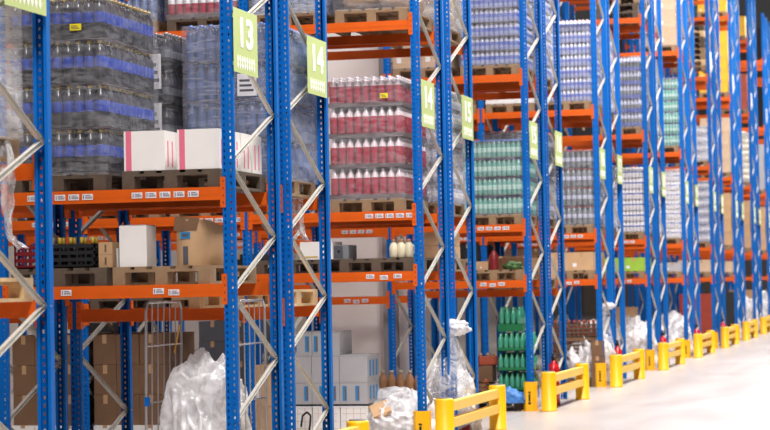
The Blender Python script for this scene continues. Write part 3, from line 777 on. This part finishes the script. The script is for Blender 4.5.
# ------------------------------------------------------------------ film heaps
HG = 'heaps of discarded clear film on the floor'
blob('film_heap', 'large heap of crumpled clear film inside the roll cage', 'plastic film', -.47, 16.72, .16, .36, .42, 1.02, seed=3, amp=.2, fine=.55, sub=6, group=HG)
blob('film_heap', 'big heap of white film at the bottom centre, left of the nearest barrier', 'plastic film', -.42, rowY(15)+.62, 0, .50, .62, .58, seed=5, amp=.22, fine=.6, sub=6, group=HG)
blob('film_heap', 'white film heap behind the nearest yellow barrier', 'plastic film', -.26, rowY(16)+.55, 0, .40, .6, .76, seed=9, amp=.2, fine=.6, sub=6, group=HG)
blob('film_heap', 'greyish film heap beside the cardboard column, fourth pair', 'plastic film', -.34, rowY(19)+.6, 0, .38, .6, 1.0, seed=11, amp=.24, sub=5, group=HG)
blob('film_heap', 'white film heap on the floor of the fifth pair', 'plastic film', -.42, rowY(21)+.6, 0, .42, .6, .95, seed=13, amp=.24, sub=5, group=HG)
blob('film_heap', 'white film heap on the floor of the sixth pair', 'plastic film', -.45, rowY(23)+.6, 0, .45, .6, .95, seed=15, amp=.24, sub=5, group=HG)
blob('film_heap', 'white film heap on the floor of the eighth pair', 'plastic film', -.4, rowY(27)+.6, 0, .45, .6, .9, seed=17, amp=.24, sub=5, group=HG)
blob('film_heap', 'white film heap on the floor of the ninth pair', 'plastic film', -.4, rowY(29)+.6, 0, .45, .6, 1.1, seed=19, amp=.24, sub=5, group=HG)
blob('film_heap', 'white film heap on the floor of the tenth pair', 'plastic film', -.4, rowY(31)+.6, 0, .45, .6, 1.2, seed=23, amp=.24, sub=5, group=HG)
tag(MB().box(0, .2, 0, .24, 0, .03).box(.05, .15, -.02, 0, .0, .02).build('cardboard_scrap', 'kraft', None, (-.56, rowY(15)+.0, .30), (.5, -.35, .3)), 'brown cardboard scrap lying in the film heap', 'cardboard')

def hanging_bag(x, y, ztop, w, h, seed, lab, m='film_bag', knot=True):
    t = thing('hanging_film_bag', lab, 'plastic film', (x, y, ztop), 0, 'hanging bags of clear film')
    b = MB(); n = 36; k = 24; rows = []
    for j in range(k+1):
        s_ = j/k; r = w*(.08+.92*s_**.75)*(1 if s_ < .85 else 1-.3*(s_-.85)/.15)
        rows.append([(r*math.cos(q*2*math.pi/n)*(1+.22*noise.noise(Vector((math.cos(q*2*math.pi/n)*2.5, math.sin(q*2*math.pi/n)*2.5, seed+s_*1.5)))+.07*math.sin(q*5.1+seed)),
                      r*1.1*math.sin(q*2*math.pi/n)*(1+.2*noise.noise(Vector((math.sin(q*2*math.pi/n)*2.5, seed, s_*2)))), -h*s_) for q in range(n)])
    v = [p for r_ in rows for p in r_]; b.add(v, [(j*n+(i+1) % n, j*n+i, (j+1)*n+i, (j+1)*n+(i+1) % n) for j in range(k) for i in range(n)], 0, True)
    b.build('film_skirt', m, t)
    if knot: blob('knot', None, None, .05, 0, -.09, w*.75, w*.5, w*.5, 'film_heap', seed=seed, amp=.3, sub=4, parent=t, flat=False)
    return t
hanging_bag(-.03, 24.0, 1.22, .24, .78, 2.0, 'clear film bag hanging at the sign 14 frame, knotted with white film on top', knot=True)
hanging_bag(.0-.12, rowY(19)+1.1, 1.32, .16, .85, 4.0, 'white film bag hanging in the fourth pair end frame')
def strip(name, lab, pts, w, seed, m='film_bag'):
    """torn band of film hanging down, with folded width"""
    b = MB(); n = len(pts)*6; v = []
    for j in range(n+1):
        u = j/n*(len(pts)-1); i = min(int(u), len(pts)-2); f = u-i; p = Vector(pts[i]).lerp(Vector(pts[i+1]), f)
        ww = w*(.55+.6*abs(noise.noise(Vector((seed, u*1.3, 0)))) + .25*math.sin(u*1.7))
        for q in range(7):
            s_ = q/6-.5; v.append((p.x+s_*ww, p.y+.03*math.sin(q*2.1+u*2)+.02*noise.noise(Vector((q, u, seed))), p.z+.03*noise.noise(Vector((q*.7, u*2, seed+4)))))
    b.add(v, [(j*7+q, j*7+q+1, (j+1)*7+q+1, (j+1)*7+q) for j in range(n) for q in range(6)], 0, True)
    o = b.build(name, m); md = o.modifiers.new('thick', 'SOLIDIFY'); md.thickness = .002
    return tag(o, lab, 'plastic film')
strip('torn_film_strip', 'torn strip of film dangling at the left blue post', [(-.13, 12.1, 2.62), (-.12, 12.1, 2.40), (-.11, 12.12, 2.22), (-.10, 12.1, 2.05), (-.03, 12.1, 1.98)], .11, 1.0)
strip('torn_film_strip', 'film strip hanging below the water bottles by sign post 14', [(-.22, rowY(14)+1.0, 2.66), (-.24, rowY(14)+1.0, 2.4), (-.2, rowY(14)+1.0, 2.2), (-.14, rowY(14)+1.0, 2.12)], .13, 3.0)

# ------------------------------------------------------------------ roll cage
def roll_cage():
    t = thing('roll_cage', 'grey wire roll cage filled with clear film, on the floor of the first pair', 'roll cage', (-.835, 16.42, 0))
    D = .84; w = .72; H = 1.615
    MB().box(0, w, 0, D, .15, .17).box(0, w, 0, .03, .13, .19).box(0, w, D-.03, D, .13, .19).build('base_platform', 'wire', t)
    for x, lean in ((0, -.02), (w, .0)):
        b = MB(); r = .011
        b.tube([(x+lean, 0, .15), (x, 0, H-.06), (x, .05, H), (x, D-.05, H), (x, D, H-.06), (x+lean, D, .15)], r, 8)
        for i in range(1, 6): b.tube([(x+lean, D*i/6, .17), (x, D*i/6, H)], .0055, 6)
        for z in (.45, .82, 1.27): b.tube([(x, 0, z), (x, D, z)], .007, 6)
        b.build('side_panel', 'wire', t)
        MB().box(x-.018, x+.018, -.018, .018, .80, .87).build('blue_clip', 'blue', t)
    MB().bar((.04, D-.3, 1.2), (.04, D-.16, 1.42), .004, .03).build('warning_tape', 'crate_yellow', t)
    for x in (.06, w-.06):
        for y in (.08, D-.08):
            b = MB(); b.bar((x-.015, y, .055), (x+.015, y, .055), .055, .055, up=(0, 0, 1), n=14); q = b.build('caster_wheel', 'tyre', t)
            MB().box(x-.022, x-.017, y-.02, y+.02, .05, .14).box(x+.017, x+.022, y-.02, y+.02, .05, .14).box(x-.022, x+.022, y-.02, y+.02, .135, .15).build('caster_fork', 'wire', q)
roll_cage()

# ------------------------------------------------------------------ row 14/15 floor on the left: cartons and crates
for i, (b_, s_) in enumerate(((1, 'B'), (1, 'A'), (2, 'A'))):
    place = ('left of the roll cage', 'behind the roll cage', 'beside the left post')[i]
    x = slotX(b_, s_)
    pallet(x, rowY(15)+.03, 0, 'pallet at floor level %s, with black and white packs' % place, 'wood_dark')
    cartons(x, rowY(15)+.06, PT, 'white_card', 3, 4, 1, .10, 'low white packs at floor level %s' % place)
    if i != 1: cartons(x, rowY(15)+.1, PT+.10, 'kraft2', 3, 3, 3, .33, 'brown carton wall %s' % place, d=1.1, jitter=.004)
crate(-.84-BAY*0-.0, rowY(14)+.05, 0, .36, .5, .42, 'green_plastic', 'green plastic crate on the floor behind the roll cage')
crate(-1.45, rowY(14)+.05, 0, .5, .5, .18, 'black_plastic', 'dark crate with white bottle caps at the bottom left', bottles_m='cap_white')
crate(-2.05+.62, rowY(14)+.05, .19, .3, .3, .14, 'white_card', 'white crate stacked on the dark crate at the bottom left')
tag(MB().lathe([(.06, 0), (.13, .02), (.15, .2), (.14, .34), (.10, .40), (.05, .42)], n=18).build('yellow_drum', 'crate_yellow', None, (-1.95+.05, rowY(14)+.5, 0)), 'orange yellow drum in the shade at the left edge', 'drum')
cartons(-1.93, rowY(15)+.0+.1, 0, 'kraft', 1, 2, 2, .44, 'brown carton pair right of the roll cage with dark hand holes', w=.24, d=.6)

# ------------------------------------------------------------------ row 17 surroundings
y7 = rowY(17); 
pallet(-.98, y7+.03, 0, 'dark pallet under the green bottle crates', 'wood_dark')
BOT = MB().lathe([(.03, 0), (.036, .01), (.036, .13), (.026, .17), (.012, .2), (.012, .23)], n=8).mesh('bottle', 'green_bottle')
for l in range(3):
    for i in range(1):
        t = thing('bottle_crate', 'crate of green bottles, %s of the pile at the third pair' % ('bottom', 'middle', 'top')[l], 'crate', (-.50, y7+.06, PT+l*.265+.12), 0, 'crates of green bottles')
        MB().box(0, .46, 0, .6, 0, .012).box(0, .46, 0, .01, 0, .05).box(0, .46, .59, .6, 0, .05).box(0, .01, 0, .6, 0, .05).box(.45, .46, 0, .6, 0, .05).build('crate_body', 'green_plastic', t)
        for a in range(6):
            for c in range(7): put('bottle', BOT, t, (.042+.075*a, .045+.085*c, .012))
t = thing('bottle_crate', 'single green bottle crate standing upright on the pile, third pair', 'crate', (-.5, y7+.16, PT+3*.265+.12), 0, 'crates of green bottles')
MB().box(0, .34, 0, .4, 0, .1).build('crate_body', 'green_plastic', t)
for a in range(4):
    for c in range(4): put('bottle', BOT, t, (.045+.08*a, .05+.09*c, .1))
tag(MB().box(0, .46, .02, .6, 0, .118).build('blue_film_bundle', 'blue_film', None, (-.50, y7+.06, PT)), 'flat blue film bundle under the green bottle crates', 'plastic film')
blob('blue_film_bundle', 'crumpled blue film hanging out beside the yellow protector', 'plastic film', -.32, y7-.07, .10, .2, .08, .2, 'blue_film', seed=4, amp=.3, sub=4)
for i in range(2):
    crate(-.86+.0*i, y7+.05+.3*i, PT, .22, .26, .22, 'kraft2', 'brown basket %s the green bottle crates' % ('left of', 'behind, left of')[i], bottles_m='brick_red')
crate(-.80, y7+.3, PT+.46, .26, .3, .12, 'brick_red', 'tilted red brown basket above the brown baskets', bottles_m='kraft', rz=.3)
tag(MB().box(0, .22, 0, .3, 0, .22).build('crate_support', 'kraft2', None, (-.84, y7+.32, PT+.235)), 'brown box holding up the tilted basket', 'box')
# shelf goods
z7 = 1.75+PT
t = thing('red_bottle', 'dark red bottle standing on the shelf under the green bottles', 'bottle', (-.52, y7+.08, z7))
MB().lathe([(.055, 0), (.06, .01), (.06, .2), (.03, .25), (.02, .27)], n=14).build('bottle_body', 'red_plastic', t); MB().lathe([(.024, .265), (.024, .3)], n=10).build('cap', 'black', t)
blob('leafy_bundle', 'small green leafy bundle on the shelf, third pair', 'plant', -.26, y7+.1, z7, .13, .1, .1, 'leaf', seed=2, amp=.4, sub=4)
cartons(-.86, y7+.1, z7, 'kraft', 2, 2, 1, .12, 'small brown boxes left of the dark red bottle', w=.26, d=.3)
# row 19 floor
y9 = rowY(19)
pallet(-.95, y9+.03, 0, 'pallet under the red brown bottle baskets', 'wood_dark')
for l in range(3):
    crate(-.92, y9+.12, PT+l*.33, .78, .5, .22, 'wood_dark', '%s red brown bottle basket, fourth pair' % ('bottom', 'middle', 'top')[l], 'red brown bottle baskets', bottles_m='brick_red')
    if l < 2: tag(MB().box(0, .78, 0, .5, 0, .06).box(.3, .5, -.002, .0, .01, .05).build('divider_board', 'kraft2', None, (-.92, y9+.12, PT+l*.33+.268)), 'board between red brown bottle baskets, %s' % ('lower', 'upper')[l], 'board')
cartons(-.19, y9-.02, 0, 'kraft2', 1, 1, 3, .25, 'brown cardboard column by the yellow protector, fourth pair', w=.19, d=.25)
# row 21, 23, 25 floor goods
cartons(-.9, rowY(21)+.7, 0, 'kraft', 2, 1, 4, .3, 'brown cartons behind the film heap of the fifth pair', w=.5, d=.4)
cartons(-.9, rowY(25)+.05, 0.0, 'rust_red', 1, 1, 3, .45, 'rust red tall boxes on the floor of the seventh pair', w=.8, d=1.0)
cartons(-.9, rowY(27)+.05, 0.0, 'black_plastic', 1, 1, 3, .45, 'black tall boxes on the floor of the eighth pair', w=.8, d=1.0)
cartons(-.9, rowY(29)+1.3-.3, 0.0, 'kraft', 1, 1, 3, .45, 'brown boxes on the floor behind the film heap of the ninth pair', w=.8, d=.2)

# ------------------------------------------------------------------ fire extinguishers at the rack ends
def extinguisher(k):
    t = thing('fire_extinguisher', 'red fire extinguisher at the end of the %s pair, behind the barrier' % NTH[k], 'fire extinguisher', (.045, Y0+PITCH*k+1.36, 0), 0, 'red fire extinguishers at rack ends')
    MB().lathe([(.07, 0), (.085, .01), (.085, .50), (.07, .56), (.03, .59), (.025, .62)], n=18).build('cylinder', 'ext_red', t)
    MB().lathe([(.02, .62), (.028, .63), (.028, .67), (.012, .68)], n=12).box(-.012, .012, -.09, .02, .68, .69).box(-.012, .012, -.08, .02, .71, .72).box(-.012, .012, .0, .02, .68, .72).build('valve', 'black', t)
    MB().tube([(0, .02, .66), (.0, .09, .70), (0, .14, .62), (0, .13, .45), (0, .10, .3)], .011, 8).build('hose', 'black', t)
    MB().box(.083, .088, -.04, .04, .25, .42).build('instruction_label', 'label_white', t)
for k in (2, 3, 4, 5, 6): extinguisher(k)
tag(MB().box(0, .12, 0, .5, 0, .32).build('red_case', 'red_plastic', None, (-.03, rowY(15)+1.8, 0)), 'dark red case on the floor behind the nearest barrier', 'case')
